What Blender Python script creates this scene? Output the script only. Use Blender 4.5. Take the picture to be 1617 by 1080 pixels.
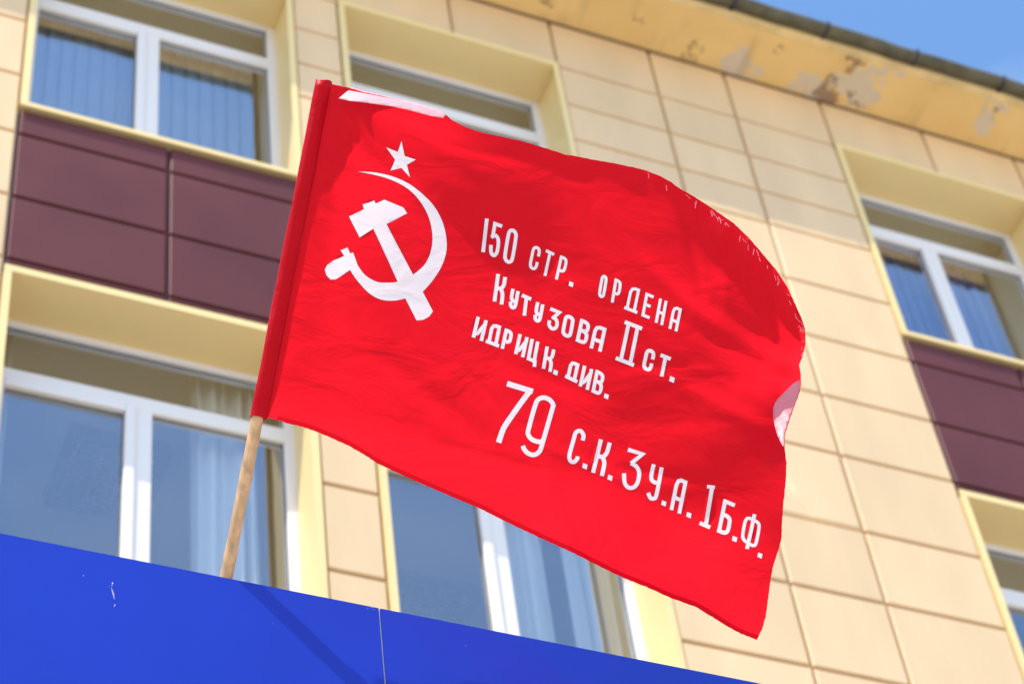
import bpy, bmesh, math, random
import numpy as np
from mathutils import Vector, Matrix
from mathutils.geometry import delaunay_2d_cdt
random.seed(7)
for o in list(bpy.data.objects): bpy.data.objects.remove(o)
sc = bpy.context.scene
C = sc.collection

# ------------------------------------------------------------------ camera
PW, PH, F = 1617.0, 1080.0, 3600.0          # photo pixels, focal length in those pixels
yaw, pitch, roll = [math.radians(a) for a in (29.25046827, 48.50828836, -9.12508833)]
EYE = np.array([0.0, 0.0, 1.6])
fwd = np.array([math.sin(yaw)*math.cos(pitch), math.cos(yaw)*math.cos(pitch), math.sin(pitch)])
rgt0 = np.array([math.cos(yaw), -math.sin(yaw), 0.0]); up0 = np.cross(rgt0, fwd)
rgt = math.cos(roll)*rgt0 + math.sin(roll)*up0
upv = -math.sin(roll)*rgt0 + math.cos(roll)*up0
cam_d = bpy.data.cameras.new('camera'); cam = bpy.data.objects.new('camera', cam_d); C.objects.link(cam)
M = Matrix.Identity(4)
for i in range(3):
    M[i][0], M[i][1], M[i][2], M[i][3] = rgt[i], upv[i], -fwd[i], EYE[i]
cam.matrix_world = M
cam_d.sensor_width = 36.0; cam_d.lens = 36.0*F/PW
cam_d.clip_start = 0.1; cam_d.clip_end = 3000
cam_d.dof.use_dof = True; cam_d.dof.focus_distance = 5.42; cam_d.dof.aperture_fstop = 3.8
cam_d.dof.aperture_blades = 9
sc.camera = cam

# ------------------------------------------------------------------ sky, sun, exposure
SUN = Vector((-1.5, -1.0, 3.05)).normalized()
w = bpy.data.worlds.new('World'); sc.world = w; w.use_nodes = True
nt = w.node_tree; nt.nodes.clear()
sky = nt.nodes.new('ShaderNodeTexSky'); sky.sky_type = 'NISHITA'; sky.sun_disc = False
sky.sun_elevation = math.asin(SUN.z); sky.sun_rotation = math.atan2(SUN.x, SUN.y)
sky.air_density = 1.15; sky.dust_density = 0.5; sky.ozone_density = 2.2
bg = nt.nodes.new('ShaderNodeBackground'); bg.inputs['Strength'].default_value = 0.15
wo = nt.nodes.new('ShaderNodeOutputWorld')
# thin high cloud over the whole sky
wtc = nt.nodes.new('ShaderNodeTexCoord'); wmp = nt.nodes.new('ShaderNodeMapping'); wmp.inputs['Scale'].default_value = (1.6, 2.6, 3.0)
wnz = nt.nodes.new('ShaderNodeTexNoise'); wnz.inputs['Scale'].default_value = 2.2; wnz.inputs['Detail'].default_value = 7; wnz.inputs['Distortion'].default_value = .5
wmr = nt.nodes.new('ShaderNodeMapRange'); wmr.inputs['From Min'].default_value = .45; wmr.inputs['From Max'].default_value = .8; wmr.inputs['To Max'].default_value = .28
wmx = nt.nodes.new('ShaderNodeMix'); wmx.data_type = 'RGBA'; wmx.inputs[7].default_value = (5.2, 5.6, 6.2, 1)
nt.links.new(wtc.outputs['Generated'], wmp.inputs[0]); nt.links.new(wmp.outputs[0], wnz.inputs['Vector']); nt.links.new(wnz.outputs['Fac'], wmr.inputs['Value'])
nt.links.new(wmr.outputs[0], wmx.inputs[0]); whs = nt.nodes.new('ShaderNodeHueSaturation'); whs.inputs['Saturation'].default_value = 1.13; whs.inputs['Value'].default_value = 1.15
nt.links.new(sky.outputs[0], whs.inputs['Color']); nt.links.new(whs.outputs[0], wmx.inputs[6]); nt.links.new(wmx.outputs[2], bg.inputs[0]); nt.links.new(bg.outputs[0], wo.inputs[0])
sd = bpy.data.lights.new('sun', 'SUN'); sd.energy = 3.2; sd.angle = math.radians(0.5); sd.color = (1.0, 0.95, 0.87)
so = bpy.data.objects.new('sun', sd); C.objects.link(so)
so.rotation_euler = SUN.to_track_quat('Z', 'Y').to_euler(); so.location = (-10, -8, 30)
sc.view_settings.view_transform = 'Standard'; sc.view_settings.look = 'None'
sc.view_settings.gamma = 1.0; sc.view_settings.exposure = 0.82
sc.view_settings.use_curve_mapping = False
sc.render.resolution_x = 1024; sc.render.resolution_y = 683

# ------------------------------------------------------------------ materials
def mat(name, col, rough=0.5, spec=0.5, metal=0.0, noise=None, bump=None, rand=0.0, stretch=(1,1,1), coat=0.0):
    """noise=(scale, amount) brightness mottling, bump=(scale, strength, distance)"""
    m = bpy.data.materials.new(name); m.use_nodes = True
    n = m.node_tree.nodes; l = m.node_tree.links
    b = n['Principled BSDF']
    b.inputs['Base Color'].default_value = (*col, 1); b.inputs['Roughness'].default_value = rough
    b.inputs['Specular IOR Level'].default_value = spec; b.inputs['Metallic'].default_value = metal
    b.inputs['Coat Weight'].default_value = coat; b.inputs['Coat Roughness'].default_value = 0.15
    tc = n.new('ShaderNodeTexCoord'); mp = n.new('ShaderNodeMapping'); mp.inputs['Scale'].default_value = stretch
    geo = n.new('ShaderNodeNewGeometry')
    l.new(geo.outputs['Position'], mp.inputs['Vector'])
    if noise or rand:
        h = n.new('ShaderNodeHueSaturation'); h.inputs['Color'].default_value = (*col, 1)
        last = None
        if noise:
            t = n.new('ShaderNodeTexNoise'); t.inputs['Scale'].default_value = noise[0]; t.inputs['Detail'].default_value = 6
            l.new(mp.outputs[0], t.inputs['Vector'])
            r = n.new('ShaderNodeMapRange'); r.inputs['From Min'].default_value = .25; r.inputs['From Max'].default_value = .75
            r.inputs['To Min'].default_value = 1-noise[1]; r.inputs['To Max'].default_value = 1+noise[1]
            l.new(t.outputs['Fac'], r.inputs['Value']); last = r.outputs[0]
        if rand:
            oi = n.new('ShaderNodeObjectInfo'); r2 = n.new('ShaderNodeMapRange')
            r2.inputs['To Min'].default_value = 1-rand; r2.inputs['To Max'].default_value = 1+rand
            l.new(oi.outputs['Random'], r2.inputs['Value'])
            if last:
                mu = n.new('ShaderNodeMath'); mu.operation = 'MULTIPLY'; l.new(last, mu.inputs[0]); l.new(r2.outputs[0], mu.inputs[1]); last = mu.outputs[0]
            else: last = r2.outputs[0]
        l.new(last, h.inputs['Value']); l.new(h.outputs[0], b.inputs['Base Color'])
    if bump:
        t2 = n.new('ShaderNodeTexNoise'); t2.inputs['Scale'].default_value = bump[0]; t2.inputs['Detail'].default_value = 4
        l.new(mp.outputs[0], t2.inputs['Vector'])
        bp = n.new('ShaderNodeBump'); bp.inputs['Strength'].default_value = bump[1]; bp.inputs['Distance'].default_value = bump[2]
        l.new(t2.outputs['Fac'], bp.inputs['Height']); l.new(bp.outputs[0], b.inputs['Normal'])
    return m

PANEL = mat('cream_panel', (.70, .495, .285), .45, .25, noise=(2.6, .075), stretch=(1.3, 1, .35), bump=(2.2, .3, .012), rand=.045)
CORE = mat('panel_flange', (.70, .50, .28), .5, .4)
TRIM = mat('cream_flashing', (.79, .60, .275), .38, .45, noise=(2.0, .03))
BROWN = mat('brown_panel', (.115, .032, .032), .45, .22, noise=(1.6, .16), bump=(2.0, .3, .01), rand=.05)
PVC = mat('white_plastic', (.75, .72, .71), .3, .5)
GASKET = mat('grey_gasket', (.10, .10, .11), .6)
BLUE = mat('blue_panel', (.007, .030, .33), .4, .18, noise=(.9, .22), bump=(1.1, .5, .012), coat=.08)
DARKGAP = mat('dark_gap', (.03, .03, .035), .7)
WOOD = None
ROOM = mat('room_paint', (.52, .53, .55), .8)
BLIND = mat('blind_fabric', (.19, .22, .25), .8)
CURT = mat('curtain_cloth', (.62, .62, .60), .8)
LAMPM = mat('lamp_metal', (.025, .035, .06), .5)
GUTTER = mat('weathered_gutter', (.105, .092, .055), .7, .25, metal=.0, noise=(9.0, .35), bump=(30, .4, .01))
ROOFM = mat('roof_sheet', (.10, .095, .085), .6)
CONC = mat('plaza_concrete', (.56, .51, .44), .9, noise=(.4, .12))
DECK = mat('canopy_membrane', (.20, .20, .21), .9, noise=(2, .1))
STEEL = mat('grey_steel', (.30, .31, .33), .45, .5, metal=.5)

def glass_mat():
    m = bpy.data.materials.new('window_glass'); m.use_nodes = True
    n = m.node_tree.nodes; l = m.node_tree.links; n.clear()
    o = n.new('ShaderNodeOutputMaterial'); mx = n.new('ShaderNodeMixShader')
    g = n.new('ShaderNodeBsdfGlossy'); g.inputs['Roughness'].default_value = .01; g.inputs['Color'].default_value = (.95, .97, 1, 1)
    t = n.new('ShaderNodeBsdfTransparent'); t.inputs['Color'].default_value = (.93, .97, 1, 1)
    fr = n.new('ShaderNodeLayerWeight')
    ma = n.new('ShaderNodeMath'); ma.operation = 'MULTIPLY_ADD'; ma.inputs[1].default_value = .30; ma.inputs[2].default_value = .10; ma.use_clamp = True
    # slight waviness of the pane
    geo = n.new('ShaderNodeNewGeometry'); tx = n.new('ShaderNodeTexNoise'); tx.inputs['Scale'].default_value = 1.1
    bp = n.new('ShaderNodeBump'); bp.inputs['Strength'].default_value = .12; bp.inputs['Distance'].default_value = .02
    l.new(geo.outputs['Position'], tx.inputs['Vector']); l.new(tx.outputs['Fac'], bp.inputs['Height']); l.new(bp.outputs[0], g.inputs['Normal'])
    l.new(fr.outputs['Facing'], ma.inputs[0]); l.new(ma.outputs[0], mx.inputs[0]); l.new(t.outputs[0], mx.inputs[1]); l.new(g.outputs[0], mx.inputs[2]); l.new(mx.outputs[0], o.inputs[0])
    return m
GLASS = glass_mat()

def soffit_mat():
    m = mat('peeling_ochre_paint', (.68, .42, .12), .75, .3, bump=(14, .35, .01))
    n = m.node_tree.nodes; l = m.node_tree.links; b = n['Principled BSDF']
    geo = n.new('ShaderNodeNewGeometry')
    nz = n.new('ShaderNodeTexNoise'); nz.inputs['Scale'].default_value = 5.5; nz.inputs['Detail'].default_value = 10; nz.inputs['Roughness'].default_value = .68
    l.new(geo.outputs['Position'], nz.inputs['Vector'])
    sub = n.new('ShaderNodeVectorMath'); sub.operation = 'SUBTRACT'; sub.inputs[1].default_value = (.5, .5, .5)
    scl = n.new('ShaderNodeVectorMath'); scl.operation = 'SCALE'; scl.inputs['Scale'].default_value = .62
    add = n.new('ShaderNodeVectorMath'); add.operation = 'ADD'
    l.new(nz.outputs['Color'], sub.inputs[0]); l.new(sub.outputs[0], scl.inputs[0]); l.new(scl.outputs[0], add.inputs[0]); l.new(geo.outputs['Position'], add.inputs[1])
    def blobs(spots):
        last = None
        for (x, y, rx, ry) in spots:
            mp = n.new('ShaderNodeMapping'); mp.vector_type = 'POINT'
            mp.inputs['Scale'].default_value = (1/rx, 1/ry, 0)
            mp.inputs['Location'].default_value = (-x/rx, -(7.2+y)/ry, 0)
            l.new(add.outputs[0], mp.inputs['Vector'])
            ln = n.new('ShaderNodeVectorMath'); ln.operation = 'LENGTH'; l.new(mp.outputs[0], ln.inputs[0])
            if last is None: last = ln.outputs['Value']
            else:
                mi = n.new('ShaderNodeMath'); mi.operation = 'MINIMUM'; l.new(last, mi.inputs[0]); l.new(ln.outputs['Value'], mi.inputs[1]); last = mi.outputs[0]
        r = n.new('ShaderNodeMapRange'); r.inputs['From Min'].default_value = .9; r.inputs['From Max'].default_value = 1.05
        r.inputs['To Min'].default_value = 1; r.inputs['To Max'].default_value = 0
        l.new(last, r.inputs['Value']); return r.outputs[0]
    bare = blobs([(6.03, -.14, .10, .10), (6.12, -.09, .13, .05), (6.66, -.10, .17, .07), (6.98, -.17, .17, .15), (7.06, -.36, .12, .05), (8.0, -.22, .07, .11), (7.97, -.40, .10, .04), (4.2, -.3, .12, .08), (9.2, -.2, .2, .1)])
    rust = blobs([(6.80, -.12, .05, .13), (6.84, -.33, .06, .05), (7.0, -.07, .07, .035), (6.27, -.30, .03, .03), (4.62, -.12, .02, .09), (5.72, -.06, .016, .06), (7.99, -.36, .02, .06), (5.3, -.19, .02, .02)])
    # base ochre with mottling
    n2 = n.new('ShaderNodeTexNoise'); n2.inputs['Scale'].default_value = 3; n2.inputs['Detail'].default_value = 6; l.new(geo.outputs['Position'], n2.inputs['Vector'])
    mx0 = n.new('ShaderNodeMix'); mx0.data_type = 'RGBA'; mx0.inputs[6].default_value = (.66, .43, .15, 1); mx0.inputs[7].default_value = (.84, .59, .25, 1); l.new(n2.outputs['Fac'], mx0.inputs[0])
    mx1 = n.new('ShaderNodeMix'); mx1.data_type = 'RGBA'; mx1.inputs[7].default_value = (.60, .50, .36, 1); l.new(bare, mx1.inputs[0]); l.new(mx0.outputs[2], mx1.inputs[6])
    mx2 = n.new('ShaderNodeMix'); mx2.data_type = 'RGBA'; mx2.inputs[7].default_value = (.20, .10, .06, 1)
    mr = n.new('ShaderNodeMath'); mr.operation = 'MULTIPLY'; mr.inputs[1].default_value = .75; l.new(rust, mr.inputs[0]); l.new(mr.outputs[0], mx2.inputs[0]); l.new(mx1.outputs[2], mx2.inputs[6])
    # fine flaking and water grime over the whole eave
    n3 = n.new('ShaderNodeTexNoise'); n3.inputs['Scale'].default_value = 16; n3.inputs['Detail'].default_value = 9; n3.inputs['Roughness'].default_value = .7; l.new(geo.outputs['Position'], n3.inputs['Vector'])
    r3 = n.new('ShaderNodeMapRange'); r3.inputs['From Min'].default_value = .60; r3.inputs['From Max'].default_value = .68; r3.inputs['To Max'].default_value = .55; l.new(n3.outputs['Fac'], r3.inputs['Value'])
    mx3 = n.new('ShaderNodeMix'); mx3.data_type = 'RGBA'; mx3.inputs[7].default_value = (.66, .54, .36, 1); l.new(r3.outputs[0], mx3.inputs[0]); l.new(mx2.outputs[2], mx3.inputs[6])
    mp4 = n.new('ShaderNodeMapping'); mp4.inputs['Scale'].default_value = (7, 1.5, 1); l.new(geo.outputs['Position'], mp4.inputs[0])
    n4 = n.new('ShaderNodeTexNoise'); n4.inputs['Scale'].default_value = 1; n4.inputs['Detail'].default_value = 7; l.new(mp4.outputs[0], n4.inputs['Vector'])
    r4 = n.new('ShaderNodeMapRange'); r4.inputs['From Min'].default_value = .55; r4.inputs['From Max'].default_value = .78; r4.inputs['To Max'].default_value = .5; l.new(n4.outputs['Fac'], r4.inputs['Value'])
    mx4 = n.new('ShaderNodeMix'); mx4.data_type = 'RGBA'; mx4.inputs[7].default_value = (.34, .22, .09, 1); l.new(r4.outputs[0], mx4.inputs[0]); l.new(mx3.outputs[2], mx4.inputs[6])
    l.new(mx4.outputs[2], b.inputs['Base Color'])
    return m
SOFFIT = soffit_mat()
LIP = mat('eave_lip_paint', (.70, .52, .25), .75, .3, noise=(6, .2), bump=(12, .4, .01))

def cloth_mat(name, col, trans, tcol, rough=.42, spec=.5):
    m = bpy.data.materials.new(name); m.use_nodes = True
    n = m.node_tree.nodes; l = m.node_tree.links
    b = n['Principled BSDF']; b.inputs['Base Color'].default_value = (*col, 1)
    b.inputs['Roughness'].default_value = rough; b.inputs['Specular IOR Level'].default_value = spec
    b.inputs['Sheen Weight'].default_value = .16; b.inputs['Sheen Roughness'].default_value = .28; b.inputs['Sheen Tint'].default_value = (1, .72, .75, 1)
    t = n.new('ShaderNodeBsdfTranslucent'); t.inputs['Color'].default_value = (*tcol, 1)
    mx = n.new('ShaderNodeMixShader'); mx.inputs[0].default_value = trans
    geo = n.new('ShaderNodeNewGeometry')
    mp = n.new('ShaderNodeMapping'); mp.inputs['Scale'].default_value = (.55, 1.2, 1.2); l.new(geo.outputs['Position'], mp.inputs[0])
    cr = n.new('ShaderNodeTexNoise'); cr.inputs['Scale'].default_value = 9; cr.inputs['Detail'].default_value = 5; cr.inputs['Roughness'].default_value = .5; cr.inputs['Distortion'].default_value = .6
    l.new(mp.outputs[0], cr.inputs['Vector'])
    rid = n.new('ShaderNodeTexNoise'); rid.noise_type = 'RIDGED_MULTIFRACTAL'; rid.inputs['Scale'].default_value = 5; rid.inputs['Detail'].default_value = 3; l.new(mp.outputs[0], rid.inputs['Vector'])
    wv = n.new('ShaderNodeTexNoise'); wv.inputs['Scale'].default_value = 420; wv.inputs['Detail'].default_value = 2; l.new(mp.outputs[0], wv.inputs['Vector'])
    b1 = n.new('ShaderNodeBump'); b1.inputs['Strength'].default_value = .6; b1.inputs['Distance'].default_value = .014; l.new(cr.outputs['Fac'], b1.inputs['Height'])
    b3 = n.new('ShaderNodeBump'); b3.inputs['Strength'].default_value = .09; b3.inputs['Distance'].default_value = .006; l.new(rid.outputs['Fac'], b3.inputs['Height']); l.new(b1.outputs[0], b3.inputs['Normal'])
    b2 = n.new('ShaderNodeBump'); b2.inputs['Strength'].default_value = .25; b2.inputs['Distance'].default_value = .0008; l.new(wv.outputs['Fac'], b2.inputs['Height']); l.new(b3.outputs[0], b2.inputs['Normal'])
    l.new(b2.outputs[0], b.inputs['Normal']); l.new(b3.outputs[0], t.inputs['Normal'])
    o = n['Material Output']; l.new(b.outputs[0], mx.inputs[1]); l.new(t.outputs[0], mx.inputs[2]); l.new(mx.outputs[0], o.inputs[0])
    return m
RED = cloth_mat('red_cloth', (.52, .001, .010), .78, (1.0, .012, .026), .36, .16)
HEM = cloth_mat('red_hem', (.60, .001, .010), .35, (.7, .003, .012), .45, .12)
WHITE = cloth_mat('white_print', (.86, .80, .82), .5, (.95, .80, .84), .5, .4)
EDGE = cloth_mat('print_edge', (.30, .01, .03), .4, (.35, .01, .03))
PINK = cloth_mat('painted_sheen', (.84, .46, .48), .2, (.90, .3, .32), .5, .4)  # sun sheen on the top fold, put into the base colour
PINK2 = cloth_mat('painted_sheen_fly', (.66, .22, .25), .25, (.8, .2, .22), .45, .4)  # redder tone of the painted sheen, for the fold at the fly
THREAD = mat('thread', (.74, .20, .24), .7)

def wood_mat():
    m = mat('raw_wood', (.52, .31, .155), .65, .3, noise=(9, .30), bump=(60, .3, .002), stretch=(6, 6, 1))
    n = m.node_tree.nodes; l = m.node_tree.links; b = n['Principled BSDF']
    hs = [x for x in n if x.type == 'HUE_SAT'][0]
    geo = n.new('ShaderNodeNewGeometry'); v = n.new('ShaderNodeTexNoise'); v.inputs['Scale'].default_value = 38; v.inputs['Detail'].default_value = 5
    l.new(geo.outputs['Position'], v.inputs['Vector'])
    r = n.new('ShaderNodeMapRange'); r.inputs['From Min'].default_value = .64; r.inputs['From Max'].default_value = .74; l.new(v.outputs['Fac'], r.inputs['Value'])
    mu = n.new('ShaderNodeMath'); mu.operation = 'MULTIPLY'; mu.inputs[1].default_value = .6; l.new(r.outputs[0], mu.inputs[0])
    mx = n.new('ShaderNodeMix'); mx.data_type = 'RGBA'; mx.inputs[7].default_value = (.17, .09, .05, 1)
    l.new(mu.outputs[0], mx.inputs[0]); l.new(hs.outputs[0], mx.inputs[6]); l.new(mx.outputs[2], b.inputs['Base Color'])
    return m
WOOD = wood_mat()

# ------------------------------------------------------------------ helpers
def tag(o, label=None, cat=None, group=None, kind=None):
    if label: o['label'] = label
    if cat: o['category'] = cat
    if group: o['group'] = group
    if kind: o['kind'] = kind
    return o
def empty(name, loc=(0, 0, 0)):
    o = bpy.data.objects.new(name, None); C.objects.link(o); o.location = loc; o.empty_display_size = .2
    return o
def link(name, me, m, parent=None):
    o = bpy.data.objects.new(name, me); C.objects.link(o)
    for mm in (m if isinstance(m, (list, tuple)) else [m]):
        if len(me.materials) < (len(m) if isinstance(m, (list, tuple)) else 1): me.materials.append(mm)
    if parent:
        o.parent = parent
        pl = parent
        off = Vector((0, 0, 0))
        while pl: off += pl.location; pl = pl.parent
        o.location = o.location - off
    return o
def mesh(name, vs, fs, smooth=False):
    me = bpy.data.meshes.new(name); me.from_pydata([tuple(map(float, v)) for v in vs], [], [tuple(map(int, f)) for f in fs]); me.update()
    if smooth:
        for p in me.polygons: p.use_smooth = True
    return me
def box_data(x0, x1, y0, y1, z0, z1):
    v = [(x0,y0,z0),(x1,y0,z0),(x1,y1,z0),(x0,y1,z0),(x0,y0,z1),(x1,y0,z1),(x1,y1,z1),(x0,y1,z1)]
    f = [(0,3,2,1),(4,5,6,7),(0,1,5,4),(1,2,6,5),(2,3,7,6),(3,0,4,7)]
    return v, f
def boxes(name, lst, m, parent=None, bevel=0.0):
    V, Fs = [], []
    for b in lst:
        v, f = box_data(*b); k = len(V); V += v; Fs += [tuple(i+k for i in q) for q in f]
    me = mesh(name, V, Fs)
    if bevel:
        bm = bmesh.new(); bm.from_mesh(me)
        bmesh.ops.bevel(bm, geom=bm.edges[:], offset=bevel, segments=1, affect='EDGES', profile=.5)
        bm.to_mesh(me); bm.free()
    return link(name, me, m, parent)
def cassette(name, x0, x1, z0, z1, yf, th, m, parent, ch=.006):
    """flat metal cassette: front face with a small folded edge"""
    v = [(x0,yf+th,z0),(x1,yf+th,z0),(x1,yf+th,z1),(x0,yf+th,z1),
         (x0,yf+ch,z0),(x1,yf+ch,z0),(x1,yf+ch,z1),(x0,yf+ch,z1),
         (x0+ch,yf,z0+ch),(x1-ch,yf,z0+ch),(x1-ch,yf,z1-ch),(x0+ch,yf,z1-ch)]
    f = [(8,9,10,11)]
    for i in range(4):
        j = (i+1) % 4; f += [(i,j,j+4,i+4),(i+4,j+4,j+8,i+8)]
    return link(name, mesh(name, v, f), m, parent)
def tube_data(pts, r, n=12, caps=True, up=Vector((0,0,1))):
    V, Fs = [], []
    pts = [Vector(p) for p in pts]
    rs = r if isinstance(r, (list, tuple)) else [r]*len(pts)
    for i, p in enumerate(pts):
        t = (pts[min(i+1, len(pts)-1)]-pts[max(i-1, 0)]).normalized()
        a = t.cross(up)
        if a.length < 1e-4: a = t.cross(Vector((1,0,0)))
        a.normalize(); b = t.cross(a)
        for k in range(n):
            q = 2*math.pi*k/n; V.append(p+(a*math.cos(q)+b*math.sin(q))*rs[i])
    for i in range(len(pts)-1):
        for k in range(n):
            Fs.append((i*n+k, i*n+(k+1) % n, (i+1)*n+(k+1) % n, (i+1)*n+k))
    if caps: Fs += [tuple(range(n))[::-1], tuple(range((len(pts)-1)*n, len(pts)*n))]
    return V, Fs

# ------------------------------------------------------------------ ground
gv = [(-400,-400,0),(400,-400,0),(400,400,0),(-400,400,0)]
tag(link('ground', mesh('ground', gv, [(0,1,2,3)]), CONC), kind='structure')

# ------------------------------------------------------------------ building
E0 = 1.6; WY = 7.2
SOF = 12.84+E0
R_ = [z+E0 for z in (12.84, 12.314, 11.895, 11.512, 11.16, 10.622, 10.091, 9.545, 9.036, 8.433, 7.901, 7.331, 6.79, 6.25, 5.71)]
HEADS = [12.325+E0, 8.955+E0]; SILLS = [10.335+E0, 6.975+E0]
COLS = [(-2.41, -.80), (1.255, 2.868), (3.173, 4.700), (6.771, 8.37), (8.675, 10.20)]
WALLS = [(-3.6, -2.41), (-.80, 1.255), (2.868, 3.173), (4.70, 6.771), (8.37, 8.675), (10.20, 12.3)]
BASEZ = R_[-1]
bld = empty('school_building', (4.0, WY+3, 0))
tag(bld, 'cream panelled school building with brown spandrels and peeling ochre eave', 'building')
TH = .028; G = .0108
# masonry behind the cladding, butted boxes
core = []
for a, b in WALLS: core.append((a-.0, b+.0, WY+TH+.001, WY+.42, BASEZ, SOF+.6))
for a, b in COLS:
    core.append((a, b, WY+TH+.001, WY+.42, HEADS[0]+.02, SOF+.6))
boxes('wall_core', core, CORE, bld)
for a, b in COLS:
    for zt, zb in ((SILLS[0]-.03, HEADS[1]+.02), (SILLS[1]-.03, BASEZ)): boxes('spandrel_backing', [(a+.001, b-.001, WY+TH+.001, WY+.42, zb, zt)], BROWN, bld)
boxes('lower_wall', [(-3.6, 12.3, WY+.005, WY+.42, 0, BASEZ-.012)], PANEL, bld)
for x in (-3.6, 12.0): boxes('side_wall', [(x, x+.3, WY+.421, WY+9, 0, SOF+.6)], PANEL, bld)
boxes('back_wall', [(-3.6, 12.3, WY+9.001, WY+9.3, 0, SOF+.6)], PANEL, bld)
# cream cassettes
splits = {1: [.22, -.30] , 3: [5.44, 6.018], 5: [10.95, 11.6], 0: [-3.0]}
def panel(x0, x1, z0, z1):
    if x0 < 5.62 < x1 and z0 < 10.2 < z1:          # the one dented cassette beside the flag
        n = 44; V, Fs = [], []
        xa, xb, za, zb = x0+G, x1-G, z0+G, z1-G
        for j in range(n+1):
            for i in range(n+1):
                x = xa+(xb-xa)*i/n; z = za+(zb-za)*j/n
                e = min(i, n-i, j, n-j)
                d = .016*math.exp(-((x-5.585-(z-10.3)*-.25)/.035)**2-((z-10.33)/.10)**2)+.010*math.exp(-((x-5.66+(z-10.13)*.55)/.012)**2)*math.exp(-((z-10.10)/.09)**2)
                V.append((x, WY+(.006 if e == 0 else 0)+d, z))
        for j in range(n):
            for i in range(n): k = j*(n+1)+i; Fs.append((k, k+1, k+n+2, k+n+1))
        ring = [i for i in range(n+1)]+[j*(n+1)+n for j in range(1, n+1)]+[n*(n+1)+i for i in range(n-1, -1, -1)]+[j*(n+1) for j in range(n-1, 0, -1)]
        k = len(V); V += [(V[q][0], WY+TH, V[q][2]) for q in ring]
        for i in range(len(ring)): j = (i+1) % len(ring); Fs.append((ring[j], ring[i], k+i, k+j))
        o = link('wall_panel', mesh('wall_panel', V, Fs, True), PANEL, bld); o['label'] = 'cream wall panel with a dent beside the flag'
        return
    cassette('wall_panel', x0+G, x1-G, z0+G, z1-G, WY, TH, PANEL, bld)
for wi, (a, b) in enumerate(WALLS):
    xs = [a]+sorted(splits.get(wi, []))+[b]
    for i in range(len(R_)-1):
        if i == 0 and False: continue
        for x0, x1 in zip(xs[:-1], xs[1:]): panel(x0, x1, R_[i+1], R_[i])
top_mid = {0: [-1.6], 1: [2.05], 2: [3.965], 3: [7.60], 4: [9.4]}
for ci, (a, b) in enumerate(COLS):
    xs = [a]+top_mid[ci]+[b]
    for x0, x1 in zip(xs[:-1], xs[1:]): panel(x0, x1, R_[1]+.016, R_[0])
# brown spandrels
def spandrel(a, b, ztop, zbot, rows):
    mid = (a+b)/2+.03
    zs = [ztop]+rows+[zbot]
    for z1, z0 in zip(zs[:-1], zs[1:]):
        for x0, x1 in ((a+.004, mid-.001), (mid+.001, b-.004)):
            cassette('spandrel_panel', x0+G, x1-G, z0+G, z1-G, WY+.004, TH-.006, BROWN, bld)
for a, b in COLS:
    spandrel(a, b, SILLS[0]-.02, HEADS[1]+.035, R_[6:9])
    spandrel(a, b, SILLS[1]-.02, BASEZ, [R_[12], R_[13]])

# eave: concrete slab, lip, gutter with brackets
EO = .40
boxes('eave_slab', [(-3.9, 12.6, WY-EO, WY+.02, SOF, SOF+.16)], SOFFIT, bld)
boxes('eave_lip', [(-3.9, 12.6, WY-EO-.055, WY-EO-.001, SOF+.012, SOF+.18)], LIP, bld)
# dark joint line where wall meets soffit
boxes('soffit_joint', [(-3.6, 12.3, WY-.012, WY+.027, SOF-.016, SOF-.001)], mat('joint_mastic', (.16, .09, .03), .8), bld)
boxes('roof', [(-3.95, 12.65, WY+.0, WY+9.4, SOF+.60, SOF+.68)], ROOFM, bld)
boxes('roof_verge', [(-3.9, 12.6, WY-.47, WY+.01, SOF+.182, SOF+.195)], ROOFM, bld)
gx0, gx1 = -3.95, 12.65; gyc, gzc, gr = WY-.505, SOF+.080, .054
V, Fs = [], []
seg = 12; prof = [(math.cos(math.pi+math.pi*k/seg)*gr, math.sin(math.pi+math.pi*k/seg)*gr) for k in range(seg+1)]
prof2 = [(y*.93, z*.93) for y, z in prof][::-1]; full = prof+prof2
nx = 120
for i in range(nx+1):
    x = gx0+(gx1-gx0)*i/nx; dz = .006*math.sin(i*1.7)+.005*math.sin(i*.9+1)+random.uniform(-.003, .003)
    for y, z in full: V.append((x, gyc+y, gzc+z+dz))
L = len(full)
for i in range(nx):
    for k in range(L): Fs.append((i*L+k, (i+1)*L+k, (i+1)*L+(k+1) % L, i*L+(k+1) % L))
link('gutter', mesh('gutter', V, Fs, True), GUTTER, bld)
bx = 5.86-.71*13
while bx < 12.5:
    if bx > -3.8:
        pts = [(bx, gyc+math.cos(math.pi+math.pi*k/10)*(gr+.006), gzc+math.sin(math.pi+math.pi*k/10)*(gr+.006)) for k in range(11)]
        V, Fs = tube_data(pts, .011, 6, up=Vector((1, 0, 0)))
        link('gutter_bracket', mesh('gutter_bracket', V, Fs), DARKGAP, bld)
    bx += .71

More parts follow.
